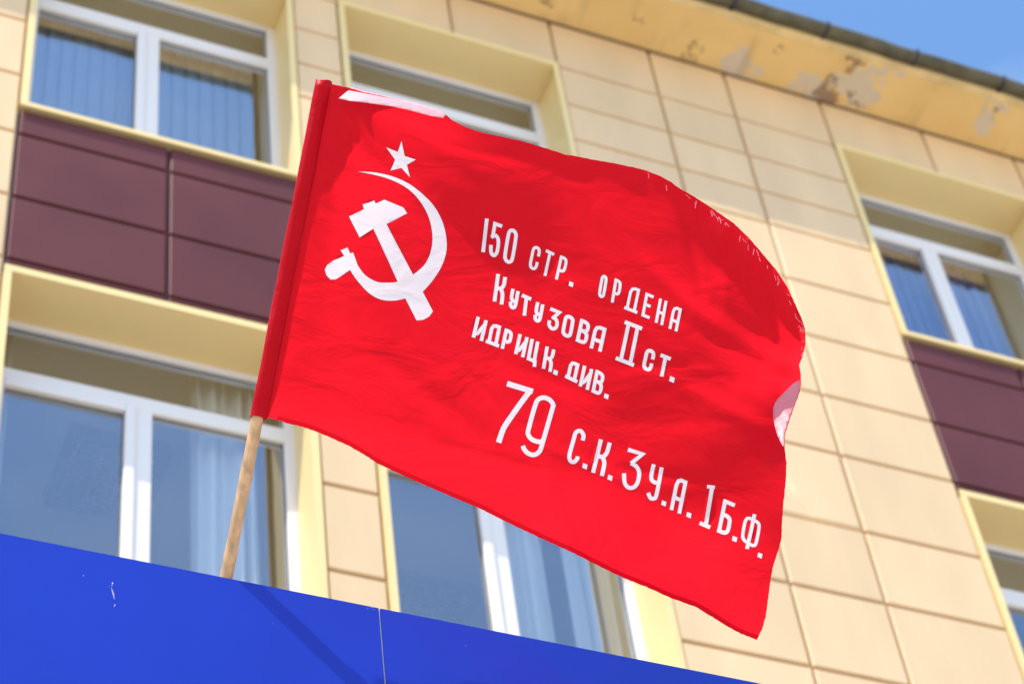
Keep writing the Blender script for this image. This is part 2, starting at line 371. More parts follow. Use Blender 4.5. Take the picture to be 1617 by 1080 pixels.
# windows
RD = .30
def window(a, b, sill, head, wi):
    ja, jb = a+.045, b-.045
    hz = head-.02
    sz = sill+.0
    # flashings: jambs, head, sill (front lip stands 6 mm proud)
    for (x0, x1, l0, l1) in ((a+.002, a+.014, a+.002, a+.042), (b-.014, b-.002, b-.042, b-.002)):
        boxes('window_jamb', [(x0, x1, WY+.001, WY+RD, sz+.022, hz-.014), (l0, l1, WY-.009, WY+.0005, sz+.022, hz-.002)], TRIM, bld)
    boxes('window_head', [(a+.0145, b-.0145, WY+.001, WY+RD, hz-.012, hz), (a+.0025, b-.0025, WY-.010, WY+.0008, hz-.012, hz+.034)], TRIM, bld)
    # sloping sill with a folded nose
    v = [(a+.003, WY+RD, sz+.03), (b-.003, WY+RD, sz+.03), (b-.003, WY-.028, sz+.012), (a+.003, WY-.028, sz+.012),
         (b-.003, WY-.028, sz-.022), (a+.003, WY-.028, sz-.022), (b-.003, WY-.016, sz-.022), (a+.003, WY-.016, sz-.022), (b-.003, WY+RD, sz+.006), (a+.003, WY+RD, sz+.006), (b-.003, WY-.016, sz+.0), (a+.003, WY-.016, sz+.0)]
    f = [(0,3,2,1), (3,5,4,2), (5,7,6,4), (7,11,10,6), (11,9,8,10), (0,1,8,9), (1,2,4,6,10,8), (0,9,11,7,5,3)]
    link('window_sill', mesh('window_sill', v, f), TRIM, bld)
    # frame
    fy0, fy1 = WY+RD+.001, WY+RD+.072
    x0, x1, z0, z1 = a+.004, b-.004, sz+.03, hz+.02
    fw = .062; mid = (a+b)/2; mw = .05; tz = head-.435; th = .05
    fr = boxes('window', [(x0, x0+fw, fy0, fy1, z0, z1), (x1-fw, x1, fy0, fy1, z0, z1), (x0+fw, x1-fw, fy0, fy1, z1-fw, z1), (x0+fw, x1-fw, fy0, fy1, z0, z0+fw)], PVC, bld, .004)
    boxes('transom', [(x0+fw-.002, x1-fw+.002, fy0+.001, fy1-.001, tz-th, tz+th)], PVC, fr, .005)
    boxes('mullion', [(mid-mw, mid+mw, fy0+.002, fy1-.002, z0+fw-.002, tz-th+.002)], PVC, fr, .005)
    sx0, sx1, s0, s1 = x0+fw-.012, mid-mw+.012, z0+fw-.012, tz-th+.012
    sw = .055
    boxes('sash', [(sx0, sx0+sw, fy0-.018, fy1-.02, s0, s1), (sx1-sw, sx1, fy0-.018, fy1-.02, s0, s1), (sx0+sw, sx1-sw, fy0-.018, fy1-.02, s1-sw, s1), (sx0+sw, sx1-sw, fy0-.018, fy1-.02, s0, s0+sw)], PVC, fr, .006)
    gy = fy0+.03
    def pane(p0, p1, q0, q1, yo=0.0):
        boxes('pane', [(p0, p1, gy+yo, gy+yo+.006, q0, q1)], GLASS, fr)
        e = .007
        boxes('gasket', [(p0, p0+e, gy+yo-.004, gy+yo-.0005, q0, q1), (p1-e, p1, gy+yo-.004, gy+yo-.0005, q0, q1), (p0+e, p1-e, gy+yo-.004, gy+yo-.0005, q1-e, q1), (p0+e, p1-e, gy+yo-.004, gy+yo-.0005, q0, q0+e)], GASKET, fr)
    pane(x0+fw-.001, x1-fw+.001, tz+th-.001, z1-fw+.001)
    pane(sx0+sw-.001, sx1-sw+.001, s0+sw-.001, s1-sw+.001, -.012)
    pane(mid+mw-.001, x1-fw+.001, z0+fw-.001, tz-th+.001)
    # room behind: plastered reveals, ceiling, walls, floor
    ry0, ry1 = WY+.43, WY+4.2
    ra, rb = a-.14, b+.14
    rz0, rz1 = sill-.9, head+.42
    v = [(ra,ry0,rz0),(rb,ry0,rz0),(rb,ry1,rz0),(ra,ry1,rz0),(ra,ry0,rz1),(rb,ry0,rz1),(rb,ry1,rz1),(ra,ry1,rz1)]
    f = [(0,1,2,3),(4,7,6,5),(1,5,6,2),(2,6,7,3),(3,7,4,0)]
    link('room', mesh('room', v, f), ROOM, bld)
    return mid
for ci, (a, b) in enumerate(COLS):
    for fl in (0, 1): window(a, b, SILLS[fl], HEADS[fl], (ci, fl))

# ------------------------------------------------------------------ things behind the glass
BLIND2 = mat('violet_blind_fabric', (.13, .11, .27), .8)
def blind(a, b, zt, zb, y, label, fab=BLIND):
    r = empty('vertical_blind', ((a+b)/2, y, zb)); tag(r, label, 'blind')
    boxes('head_rail', [(a, b, y-.02, y+.02, zt, zt+.03)], PVC, r)
    n = int((b-a)/.085); k = 0
    for i in range(n):
        x = a+.04+i*.085; ang = .30+random.uniform(-.07, .07)
        dx, dy = math.cos(ang)*.044, math.sin(ang)*.044
        v = []
        for (sx, sy) in ((-1, -1), (0, -.0), (1, 1)):
            for zz in (zb, zt): v.append((x+sx*dx-(.006 if sx == 0 else 0)*math.sin(ang), y+sy*dy+(.006 if sx == 0 else 0), zz))
        f = [(0,2,3,1), (2,4,5,3)]
        link('slat', mesh('slat', v, f), fab, r)
    return r
def curtain(a, b, zt, zb, y, label, n=60, amp=.035, waves=5):
    V, Fs = [], []
    ph = random.uniform(0, 6)
    for j in range(8):
        z = zb+(zt-zb)*j/7
        for i in range(n+1):
            t = i/n; s = a+(b-a)*t
            V.append((s+.01*math.sin(t*17+ph), y+amp*math.sin(t*waves*2*math.pi+ph+.25*math.sin(j*.8))+.4*amp*math.sin(t*waves*5.1+1), z))
    for j in range(7):
        for i in range(n): k = j*(n+1)+i; Fs.append((k, k+1, k+n+2, k+n+1))
    o = link('curtain', mesh('curtain', V, Fs, True), CURT)
    sm = o.modifiers.new('thickness', 'SOLIDIFY'); sm.thickness = .003
    return tag(o, label, 'curtain')
BY = WY+RD+.14
blind(1.30, 2.76, HEADS[0]-.27, SILLS[0]-.05, BY, 'pale vertical blind behind upper window above the two-column brown spandrel left of the flag')
blind(3.22, 4.64, HEADS[0]-.27, SILLS[0]-.05, BY, 'pale vertical blind behind upper window mostly covered by the red flag')
blind(6.82, 8.03, HEADS[0]-.27, SILLS[0]-.05, BY, 'violet blue vertical blind behind upper window beside the wide cream wall', BLIND2)
curtain(2.36, 2.72, HEADS[1]+.1, SILLS[1]-.2, BY+.03, 'pale curtain behind the lower window next to the flagpole')
curtain(4.02, 4.30, HEADS[1]+.1, SILLS[1]-.2, BY+.05, 'pale gathered curtain behind lower window under the flag, beside the white mullion', waves=4)
curtain(4.40, 4.64, HEADS[1]+.1, SILLS[1]-.2, BY+.05, 'pale curtain behind lower window under the flag, beside the cream jamb', waves=4)
curtain(1.29, 1.42, HEADS[1]+.1, SILLS[1]-.2, BY+.05, 'narrow pale curtain at the sash side of the lower window with ceiling lamp', waves=3)
def ceiling_lamp(x0, x1, y0, y1, z, label):
    r = empty('ceiling_lamp', ((x0+x1)/2, (y0+y1)/2, z)); tag(r, label, 'lamp', 'louvred ceiling lamps')
    boxes('housing', [(x0, x1, y0, y1, z+.06, z+.10), (x0, x0+.012, y0, y1, z, z+.06), (x1-.012, x1, y0, y1, z, z+.06), (x0+.012, x1-.012, y0, y0+.012, z, z+.06), (x0+.012, x1-.012, y1-.012, y1, z, z+.06)], LAMPM, r)
    nt_ = 4
    for i in range(nt_):
        x = x0+(x1-x0)*(i+.5)/nt_
        V, Fs = tube_data([(x, y0+.02, z+.04), (x, y1-.02, z+.04)], .012, 8); link('tube', mesh('tube', V, Fs, True), PVC, r)
    for i in range(1, nt_): x = x0+(x1-x0)*i/nt_; boxes('divider', [(x-.006, x+.006, y0+.013, y1-.013, z+.002, z+.055)], LAMPM, r)
    for k in range(1, 10): y = y0+(y1-y0)*k/10; boxes('louvre', [(x0+.013, x1-.013, y-.003, y+.003, z+.004, z+.036)], LAMPM, r)
ceiling_lamp(1.93, 2.50, 8.50, 9.06, HEADS[1]+.32, 'louvred square ceiling lamp behind the lower window left of the flagpole')
ceiling_lamp(4.08, 4.60, 9.10, 9.70, HEADS[1]+.32, 'louvred square ceiling lamp behind the lower window under the flag')

# ------------------------------------------------------------------ canopy with blue fascia
FY = 3.60; FZ = 3.571+E0
can = empty('entrance_canopy', (2.0, FY+1.7, 0)); tag(can, 'entrance canopy with bright blue fascia panels below the flag', 'canopy')
jx = [-1.44, 1.5585, 4.56, 7.56]
for x0, x1 in zip(jx[:-1], jx[1:]):
    # subdivided, slightly buckled composite sheet with folded top edge
    nx_, nz_ = 60, 20; V, Fs = [], []
    xa, xb = x0+.0022, x1-.0022
    for j in range(nz_+1):
        for i in range(nx_+1):
            u, v_ = i/nx_, j/nz_; x = xa+(xb-xa)*u; z = FZ-.95+.95*v_
            d = .0022*math.sin(x*5.1+z*1.3)*math.sin(z*4.0+1)*min(1, 6*u, 6*(1-u))*min(1, 5*(1-v_))
            V.append((x, FY+d, z))
    for j in range(nz_):
        for i in range(nx_): k = j*(nx_+1)+i; Fs.append((k, k+1, k+nx_+2, k+nx_+1))
    k0 = nz_*(nx_+1); base = len(V)
    for i in range(nx_+1): V.append((xa+(xb-xa)*i/nx_, FY+.005, FZ+.0015))
    for i in range(nx_+1): V.append((xa+(xb-xa)*i/nx_, FY+.045, FZ+.0005))
    for i in range(nx_): Fs += [(k0+i, k0+i+1, base+i+1, base+i), (base+i, base+i+1, base+nx_+2+i, base+nx_+1+i)]
    # side returns
    for col, sgn in ((0, 1), (nx_, -1)):
        b2 = len(V)
        for j in range(nz_+1): V.append((V[j*(nx_+1)+col][0], FY+.03, FZ-.95+.95*j/nz_))
        for j in range(nz_): Fs.append((j*(nx_+1)+col, (j+1)*(nx_+1)+col, b2+j+1, b2+j) if sgn > 0 else (j*(nx_+1)+col, b2+j, b2+j+1, (j+1)*(nx_+1)+col))
    link('fascia_panel', mesh('fascia_panel', V, Fs, False), BLUE, can)
boxes('fascia_backing', [(-1.45, 7.57, FY+.0305, FY+.044, FZ-.95, FZ-.004)], STEEL, can)
boxes('joint_sealant', [(x-.0016, x+.0016, FY+.004, FY+.012, FZ-.94, FZ-.001) for x in jx[1:-1]], mat('pale_sealant', (.62, .62, .62), .6), can)
boxes('deck', [(-1.40, 7.52, FY+.046, WY+.0, FZ-.75, FZ-.60)], DECK, can)
boxes('soffit_board', [(-1.40, 7.52, FY+.046, WY+.0, FZ-.95, FZ-.88)], STEEL, can)
for x in (-1.1, 7.2):
    boxes('column', [(x-.11, x+.11, FY+.2, FY+.42, 0, FZ-.881)], STEEL, can, .01)
# paint chips on the blue fascia
def on_fascia(px, py):
    d = (px-PW/2)/F*rgt+(PH/2-py)/F*upv+fwd
    return EYE+d*(FY/d[1])
chips = []
for (px, py, s) in [(177, 922, 1.5), (176.5, 925, 1.0), (175.5, 930, .9), (176.5, 933, 1.2), (177.5, 936, 1.5), (178.5, 939.5, 1.6), (179.3, 943, 1.2), (180, 946, .9), (180.5, 956, 1.1), (180, 958.5, .8), (172, 926, .6), (430, 985, .7), (131, 910, .9), (735, 1020, .8), (580, 962, .6), (586, 960, .7), (590, 963, .5)]:
    p = on_fascia(px, py); chips.append((p, s*.0015))
V, Fs = [], []
for p, s in chips:
    k = len(V); n = 7
    for i in range(n):
        a = 2*math.pi*i/n; q = s*random.uniform(.5, 1.1); V.append((p[0]+math.cos(a)*q*.6, FY-.0028, p[2]+math.sin(a)*q*1.5))
    Fs.append(tuple(range(k, k+n)))
cp = link('paint_chip', mesh('paint_chip', V, Fs), PVC, can)

# ------------------------------------------------------------------ flagpole
def unproj(px, py, zc):
    return EYE+zc*((px-PW/2)/F*rgt+(PH/2-py)/F*upv+fwd)
def at_y(px, py, Y):
    d = (px-PW/2)/F*rgt+(PH/2-py)/F*upv+fwd
    return EYE+d*(Y/d[1])
P0 = at_y(357, 912, 3.62); P1 = at_y(509, 133, 2.93)
pd = (P1-P0)/np.linalg.norm(P1-P0)
foot = P0-pd*((P0[2]-(FZ-.60))/pd[2])
pole = empty('flagpole', tuple(foot)); tag(pole, 'bare wooden pole leaning out over the blue fascia and carrying the red flag', 'pole')
npt = 40; Lp = np.linalg.norm(P1-foot)
pts = [foot+pd*Lp*.995*i/npt for i in range(npt+1)]
rs = [.0145+.0004*math.sin(i*1.3)+.0003*math.sin(i*2.9) for i in range(npt+1)]
V, Fs = tube_data(pts, rs, 16); link('shaft', mesh('shaft', V, Fs, True), WOOD, pole)
q = foot+pd*.03
V, Fs = tube_data([foot, foot+pd*.12], .021, 12); link('socket', mesh('socket', V, Fs, True), STEEL, pole)

# ------------------------------------------------------------------ flag
top_edge = [(516,131),(527,134),(555,140),(573,145.6),(600,151.5),(629,158),(655,164.5),(675,170),(694,176),(706,183),(715,190.5),(727,197),(740,203),(755,208),(771,212),(800,218),(827,224),(864,235),(880,240),(893,245),(903,245.5),(935,252),(970,258),(1003,265),(1025,271),(1044,279),(1060,288),(1074,298),(1098,312),(1122,327),(1142,341),(1159,353),(1181,374),(1197,392),(1211,409),(1224,424),(1233,437),(1243,453),(1252,472),(1260,489),(1267,505),(1271,518),(1272,531)]
fly_edge = [(1272,543),(1270,553),(1266,566),(1262,577),(1265,594),(1264,613),(1260,628),(1255,640),(1247,662),(1241,682),(1239,694),(1239,707),(1242,731),(1241,760),(1237,795),(1235,825),(1234,851),(1228,872),(1221,893),(1217,915),(1214,939),(1209,974),(1203,994),(1195,1010)]
bot_edge = [(1170,1000),(1146,987),(1100,958.5),(1060,944),(1020,926),(984,912),(945,893),(907,873.6),(868,856),(827,837),(790,819),(757,802),(715,785),(673.6,767),(640,752),(618,742),(597,732),(575,718),(551,704),(525,692),(498,681),(478,674),(456,669),(438,663),(421,658.5)]
hoist = [(418,640),(442,510),(468,370),(494,240),(510,160)]
outline = np.array(top_edge+fly_edge+bot_edge+hoist, float)

def cam_of(P): d = P-EYE; return np.array([d@rgt, d@upv, d@fwd])
# mean plane of the cloth: contains the pole; the fly runs out to the right
fly_dir = np.array([.95, .065, -.155]); fly_dir /= np.linalg.norm(fly_dir)
pn = np.cross(fly_dir, pd); pn /= np.linalg.norm(pn)
pn_c = np.array([pn@rgt, pn@upv, pn@fwd]); C0 = cam_of(P0)
def sp(q, s): return s*np.logaddexp(0, q/s)
def sdist(x, y, A, B):
    """signed distance, positive to the right of A->B on screen (below for a rightward line)"""
    dx, dy = B[0]-A[0], B[1]-A[1]; L_ = math.hypot(dx, dy)
    return ((y-A[1])*dx-(x-A[0])*dy)/L_
def seg_dist(x, y, poly):
    best = np.full(x.shape, 1e9)
    for (ax, ay), (bx_, by_) in zip(poly[:-1], poly[1:]):
        dx, dy = bx_-ax, by_-ay; t = np.clip(((x-ax)*dx+(y-ay)*dy)/(dx*dx+dy*dy), 0, 1)
        best = np.minimum(best, np.hypot(x-ax-t*dx, y-ay-t*dy))
    return best
HO = ((415, 657), (510, 133))
_rs = np.random.RandomState(11)
CREASES = []
for _ in range(30):
    px_, py_ = _rs.uniform(540, 1230), _rs.uniform(190, 930)
    a_0 = math.radians(_rs.normal(26, 24)); l_0 = _rs.uniform(50, 170)
    CREASES.append((px_, py_, math.cos(a_0), math.sin(a_0), l_0, _rs.uniform(5, 13), _rs.uniform(-.22, .22)))
for (x0_, y0_, x1_, y1_, w_, k_) in [(520,190,600,420,14,.30),(545,180,680,330,12,-.26),(560,170,760,300,16,.22),(505,300,560,520,10,-.28),(690,700,860,745,9,.3),(850,700,1010,770,8,-.3),(980,740,1110,760,10,.28),(1000,400,1130,520,14,-.3),(1080,330,1110,470,9,.4),(1130,360,1150,480,8,-.4),(1170,390,1200,500,8,.45),(1100,520,1250,600,12,.4),(1060,600,1230,690,16,-.3),(700,340,900,430,18,.2),(900,330,1010,520,20,-.2),(760,560,980,640,14,.18),(600,560,760,690,18,.25)]:
    l_ = math.hypot(x1_-x0_, y1_-y0_); CREASES.append(((x0_+x1_)/2, (y0_+y1_)/2, (x1_-x0_)/l_, (y1_-y0_)/l_, l_/2, w_, k_))
def relief(x, y):
    """height of the cloth towards the viewer, in photo pixels"""
    x = np.asarray(x, float); y = np.asarray(y, float)
    dh = np.clip(sdist(x, y, *HO), 0, None)                 # distance from the hoist
    fade = np.clip(dh/70, 0, 1); fade = fade*fade*(3-2*fade)
    h = np.zeros_like(x)
    h += .40*sp(-sdist(x, y, (505, 230), (585, 560)), 14)     # cloth right of the slack triangle turns to the viewer
    h -= .32*sp(sdist(x, y, (780, 722), (1233, 851)), 8)      # lower strip hangs back below the crease
    h -= .17*sp(-sdist(x, y, (690, 310), (1245, 560)), 45)
    # long slack waves running from the hoist corner towards the fly
    u = (x-510)*.93+(y-133)*.36; v = -(x-510)*.36+(y-133)*.93
    h += fade*(15*np.sin(u/66+v/190+.4)*np.exp(-((v-60)/170)**2)*np.clip(1-u/620, 0.12, 1))
    h += fade*27*np.sin(u/122-v/75+1.0)*np.clip((u-250)/500, 0, 1)
    h += fade*2.6*np.sin(u/33+v/47)*np.clip((u-480)/300, 0, 1)
    # folds fanning out of the upper hoist corner
    ang = np.arctan2(y-150, x-505); r = np.hypot(x-505, y-150)
    h += fade*.055*r*np.sin(ang*9+.6)*np.exp(-(r/330)**2)
    # the upper fly corner curls away over the top
    e = seg_dist(x, y, top_edge[22:]+fly_edge[:6])
    h -= .5*.0034*np.clip(125-e, 0, None)**2*np.clip((x-930)/170, 0, 1)
    h -= .5*.018*np.clip(44-e+7*np.sin(x/17+y/29)+5*np.sin(x/9-y/13), 0, None)**2*np.clip((x-1010)/110, 0, 1)
    e2 = seg_dist(x, y, top_edge[8:24])
    h -= .5*.010*np.clip(40-e2, 0, None)**2
    h += 5*np.exp(-(sdist(x, y, (1040, 430), (1268, 572))/14)**2)*np.clip((x-1060)/120, 0, 1)
    h += 2.2*np.sin(x/11+y/23)*np.clip((75-e)/75, 0, 1)*np.clip((x-1000)/120, 0, 1)
    for (mx_, my_, cx_, sy_, hl, wd_, k_) in CREASES:          # pressed-in creases of the cloth
        a = (x-mx_)*cx_+(y-my_)*sy_; b = -(x-mx_)*sy_+(y-my_)*cx_
        h += k_*wd_*np.exp(-(b/wd_)**2)*np.exp(-(a/hl)**4)
    return h*np.clip(dh/25, 0, 1)
def cloth(x, y, lift=0.0):
    x = np.asarray(x, float); y = np.asarray(y, float)
    rx, ry = (x-PW/2)/F, (PH/2-y)/F
    zc = (pn_c@C0)/(pn_c[0]*rx+pn_c[1]*ry+pn_c[2])
    zc = zc-relief(x, y)*.0015-lift
    return EYE+zc[..., None]*(rx[..., None]*rgt+ry[..., None]*upv+fwd)

# --- printed shapes, drawn as outlines on the flat cloth
def smooth_path(p, closed=False, n=6):
    p = [np.array(q, float) for q in p]; out = []; N = len(p)
    rng = range(N if closed else N-1)
    for i in rng:
        if closed: a, b, c, d = p[i-1], p[i], p[(i+1) % N], p[(i+2) % N]
        else: a, b, c, d = p[max(i-1, 0)], p[i], p[i+1], p[min(i+2, N-1)]
        for k in range(n):
            t = k/n; out.append(.5*((2*b)+(-a+c)*t+(2*a-5*b+4*c-d)*t*t+(-a+3*b-3*c+d)*t**3))
    if not closed: out.append(p[-1])
    return out
def ribbon(path, wd, closed=False, ext=0.0):
    """polygons (quads) of a stroke of width wd along path"""
    p = [np.array(q, float) for q in path]; N = len(p)
    if not closed and ext:
        a = p[0]-p[1]; p[0] = p[0]+a/np.linalg.norm(a)*ext; a = p[-1]-p[-2]; p[-1] = p[-1]+a/np.linalg.norm(a)*ext
    nrm = []
    for i in range(N):
        a = p[i-1] if (i or closed) else p[i]; b = p[(i+1) % N] if (i < N-1 or closed) else p[i]
        t0 = p[i]-a; t1 = b-p[i]
        if np.linalg.norm(t0) < 1e-6: t0 = t1
        if np.linalg.norm(t1) < 1e-6: t1 = t0
        n0 = np.array([-t0[1], t0[0]])/np.linalg.norm(t0); n1 = np.array([-t1[1], t1[0]])/np.linalg.norm(t1)
        m = n0+n1; L_ = np.linalg.norm(m)
        m = n0 if L_ < 1e-3 else m/L_
        nrm.append(m/max(.55, m@n0))
    polys = []
    if not closed:
        return [[p[i]+nrm[i]*wd/2 for i in range(N)]+[p[i]-nrm[i]*wd/2 for i in range(N-1, -1, -1)]]
    for i in range(N):
        j = (i+1) % N
        polys.append([p[i]+nrm[i]*wd/2, p[j]+nrm[j]*wd/2, p[j]-nrm[j]*wd/2, p[i]-nrm[i]*wd/2])
    return polys
# glyph strokes in a unit cell: (points, smooth, closed)
S_, K_ = True, False
GL = {
 'O': [([(0,.2),(0,.8),(.14,.95),(.5,1),(.86,.95),(1,.8),(1,.2),(.86,.05),(.5,0),(.14,.05)], S_, True)],
 'C': [([(1,.70),(1,.82),(.85,.96),(.5,1),(.15,.95),(0,.8),(0,.5),(0,.2),(.15,.05),(.5,0),(.85,.05),(1,.2),(1,.30)], S_, False)],
 'T': [([(0,1),(1,1)], K_, False), ([(.5,1),(.5,0)], K_, False)],
 'P': [([(0,0),(0,1)], K_, False), ([(0,1),(.55,1),(.9,.94),(1,.8),(1,.6),(.9,.46),(.55,.40),(0,.40)], S_, False)],
 'D': [([(0,0),(1,0)], K_, False), ([(.15,0),(.15,.78),(.28,.95),(.5,1),(.82,1)], K_, False), ([(.82,1),(.82,0)], K_, False)],
 'E': [([(1,1),(0,1),(0,0),(1,0)], K_, False), ([(0,.52),(.8,.52)], K_, False)],
 'H': [([(0,0),(0,1)], K_, False), ([(1,0),(1,1)], K_, False), ([(0,.45),(1,.45)], K_, False)],
 'A': [([(0,0),(0,.78),(.14,.94),(.45,1),(1,1)], K_, False), ([(1,1),(1,0)], K_, False), ([(0,.38),(1,.38)], K_, False)],
 'K': [([(0,0),(0,1)], K_, False), ([(1,1),(.95,.72),(.6,.54),(.05,.52)], S_, False), ([(.6,.54),(.95,.36),(1,0)], S_, False)],
 'Y': [([(0,1),(0,.62),(.15,.46),(.5,.40),(1,.42)], S_, False), ([(1,1),(1,.28),(.85,.06),(.5,0),(.15,.07),(.04,.2)], S_, False)],
 'Z': [([(0,1),(1,1),(.42,.62)], K_, False), ([(.42,.60),(.8,.54),(1,.36),(.95,.14),(.7,.02),(.38,0),(.06,.12),(0,.28)], S_, False)],
 'B': [([(0,0),(0,1)], K_, False), ([(0,1),(.55,1),(.86,.93),(.94,.77),(.85,.60),(.55,.54),(0,.54)], S_, False), ([(.55,.54),(.9,.46),(1,.28),(.9,.07),(.55,0),(0,0)], S_, False)],
 'I': [([(0,1),(0,0)], K_, False), ([(1,1),(1,0)], K_, False), ([(0,.12),(.35,.22),(.7,.55),(1,.85)], S_, False)],
 'TS': [([(0,1),(0,.0)], K_, False), ([(0,0),(1.12,0),(1.18,-.2)], K_, False), ([(1,1),(1,0)], K_, False)],
 'BE': [([(1,1),(0,1)], K_, False), ([(0,1),(0,0)], K_, False), ([(0,.56),(.55,.56),(.9,.5),(1,.36),(1,.2),(.9,.06),(.55,0),(0,0)], S_, False)],
 '5': [([(1,1),(.18,1),(.08,.58)], K_, False), ([(.08,.58),(.45,.64),(.85,.57),(1,.40),(.95,.15),(.7,.02),(.38,0),(.1,.08),(0,.24)], S_, False)],
}
def A_(x, y): return (730+x/3.376, 320+y/3.376)
def B_(x, y): return (760+x/5.4, 580+y/5.4)
def C_(x, y): return (960+x/4.5, 660+y/4.5)
items = []   # (name, polys, edge polys)
def cell(ch, tf, bl, br, tl, wd, name='letter'):
    bl, br, tl = [np.array(tf(*p)) for p in (bl, br, tl)]
    wx, hy = br-bl, tl-bl
    ix, iy = wd/2/np.linalg.norm(wx), wd/2/np.linalg.norm(hy)
    polys, edges = [], []
    for pts_, smo, clo in GL[ch]:
        pts_ = smooth_path(pts_, clo, 4) if smo else [np.array(q, float) for q in pts_]
        path = [bl+wx*(ix+q[0]*(1-2*ix))+hy*(iy+q[1]*(1-2*iy)) for q in pts_]
        polys += ribbon(path, wd, clo, 0 if clo else wd*.45); edges += ribbon(path, wd+1.7, clo, 0 if clo else wd*.45+.8)
    items.append((name, polys, edges))
def strokes(tf, lst, name='letter'):
    polys, edges = [], []
    for pts_, wd, smo in lst:
        path = [np.array(tf(*q)) for q in pts_]
        if smo: path = smooth_path(path, False, 5)
        polys += ribbon(path, wd, False, 0); edges += ribbon(path, wd+1.7, False, .9)
    items.append((name, polys, edges))
def dot(tf, c, s):
    c = np.array(tf(*c)); a = np.array([.93, .38])*s/2; b = np.array([.2, -.98])*s/2
    mk = lambda k: [[c-a*k-b*k, c+a*k-b*k, c+a*k+b*k, c-a*k+b*k]]
    items.append(('full_stop', mk(1), mk(1+1.7/s)))
# first line
strokes(A_, [([(111,264),(131,86)], 6.0, False)], 'numeral')
cell('5', A_, (138,280), (192,300), (160,98), 5.6, 'numeral')
cell('O', A_, (213,313), (270,337), (244,128), 5.6, 'numeral')
cell('C', A_, (350,350), (397,368), (376,224), 4.7)
cell('T', A_, (418,380), (463,402), (447,248), 4.7)
cell('P', A_, (494,408), (538,426), (522,280), 4.7)
dot(A_, (580,435), 7)
cell('O', A_, (721,500), (757,516), (742,378), 4.7)
cell('P', A_, (792,530), (832,548), (813,402), 4.7)
cell('D', A_, (861,566), (932,594), (888,438), 4.7)
cell('E', A_, (954,604), (998,622), (978,478), 4.7)
cell('H', A_, (1026,638), (1070,656), (1050,508), 4.7)
cell('A', A_, (1099,670), (1146,690), (1124,546), 4.7)
# second line
cell('K', A_, (162,524), (218,548), (182,376), 6.0)
cell('Y', A_, (243,558), (287,578), (262,455), 5.6)
cell('T', A_, (305,592), (356,614), (318,484), 5.6)
cell('Y', A_, (374,628), (418,648), (394,526), 5.6)
cell('Z', A_, (448,668), (506,692), (470,556), 5.6)
cell('O', A_, (524,706), (580,730), (547,588), 5.8)
cell('B', A_, (604,738), (662,764), (630,616), 5.8)
cell('A', A_, (678,774), (742,798), (706,646), 5.8)
strokes(A_, [([(866,636),(958,672)], 6.0, False), ([(818,828),(915,866)], 6.0, False), ([(886,650),(846,836)], 6.0, False), ([(934,668),(896,854)], 6.0, False)], 'numeral')
cell('C', A_, (954,886), (1008,908), (980,770), 5.8)
cell('T', A_, (1034,916), (1090,938), (1058,802), 5.8)
dot(A_, (1118,942), 8)
# third line
cell('I', A_, (50,716), (110,742), (76,604), 5.8)
cell('D', A_, (123,746), (195,774), (146,634), 5.6)
cell('P', A_, (204,776), (250,796), (228,668), 5.6)
cell('I', A_, (276,804), (330,828), (300,696), 5.6)
cell('TS', A_, (343,836), (390,858), (364,722), 5.6)
cell('K', A_, (424,882), (476,906), (444,762), 5.6)
dot(A_, (497,905), 7.2)
cell('D', A_, (546,932), (612,964), (568,832), 5.6)
cell('I', A_, (620,976), (674,1002), (644,864), 5.6)
cell('B', A_, (688,1008), (740,1034), (712,888), 5.6)
dot(A_, (768,1032), 7.2)
# fourth line
strokes(B_, [([(220,138),(440,206)], 8.6, False), ([(412,205),(340,300),(262,410),(190,520),(148,640)], 8.6, True)], 'numeral')
strokes(B_, [([(616,318),(582,276),(530,258),(484,276),(456,335),(402,530),(402,575),(430,612),(478,632),(520,632)], 7.2, True), ([(618,312),(520,650),(496,715),(450,745),(400,732),(368,700),(354,668)], 7.2, True)], 'numeral')
strokes(B_, [([(864,622),(872,580),(846,542),(806,556),(786,620),(752,745),(760,795),(790,806),(816,780),(822,758)], 6.4, True)])
dot(B_, (883,842), 7.6)
cell('K', B_, (936,893), (1044,932), (1004,606), 6.6)
dot(B_, (1098,940), 7.6)
strokes(C_, [([(142,224),(246,256),(164,322)], 6.4, False), ([(164,320),(204,346),(222,390),(212,452),(188,488),(150,494),(120,462),(114,392)], 6.4, True)], 'numeral')
strokes(C_, [([(326,328),(308,410),(318,448),(354,462)], 6.2, True), ([(382,350),(346,540),(328,570),(302,566),(286,530)], 6.2, True)])
dot(C_, (397,605), 7.4)
cell('A', C_, (438,648), (518,684), (486,412), 6.0)
dot(C_, (575,688), 7.4)
strokes(C_, [([(742,480),(694,768)], 6.4, False), ([(704,486),(760,492)], 5.4, False), ([(652,744),(726,776)], 6.0, False)], 'numeral')
cell('BE', C_, (774,808), (858,842), (822,572), 6.2)
dot(C_, (900,858), 7.4)
strokes(C_, [([(1042,682),(988,928)], 6.0, False), ([(1020,716),(992,712),(974,740),(958,830),(968,866),(994,884)], 5.2, True), ([(1030,722),(1062,740),(1074,772),(1054,880),(1036,904),(1000,892)], 5.2, True)])
dot(C_, (1080,975), 7.2)
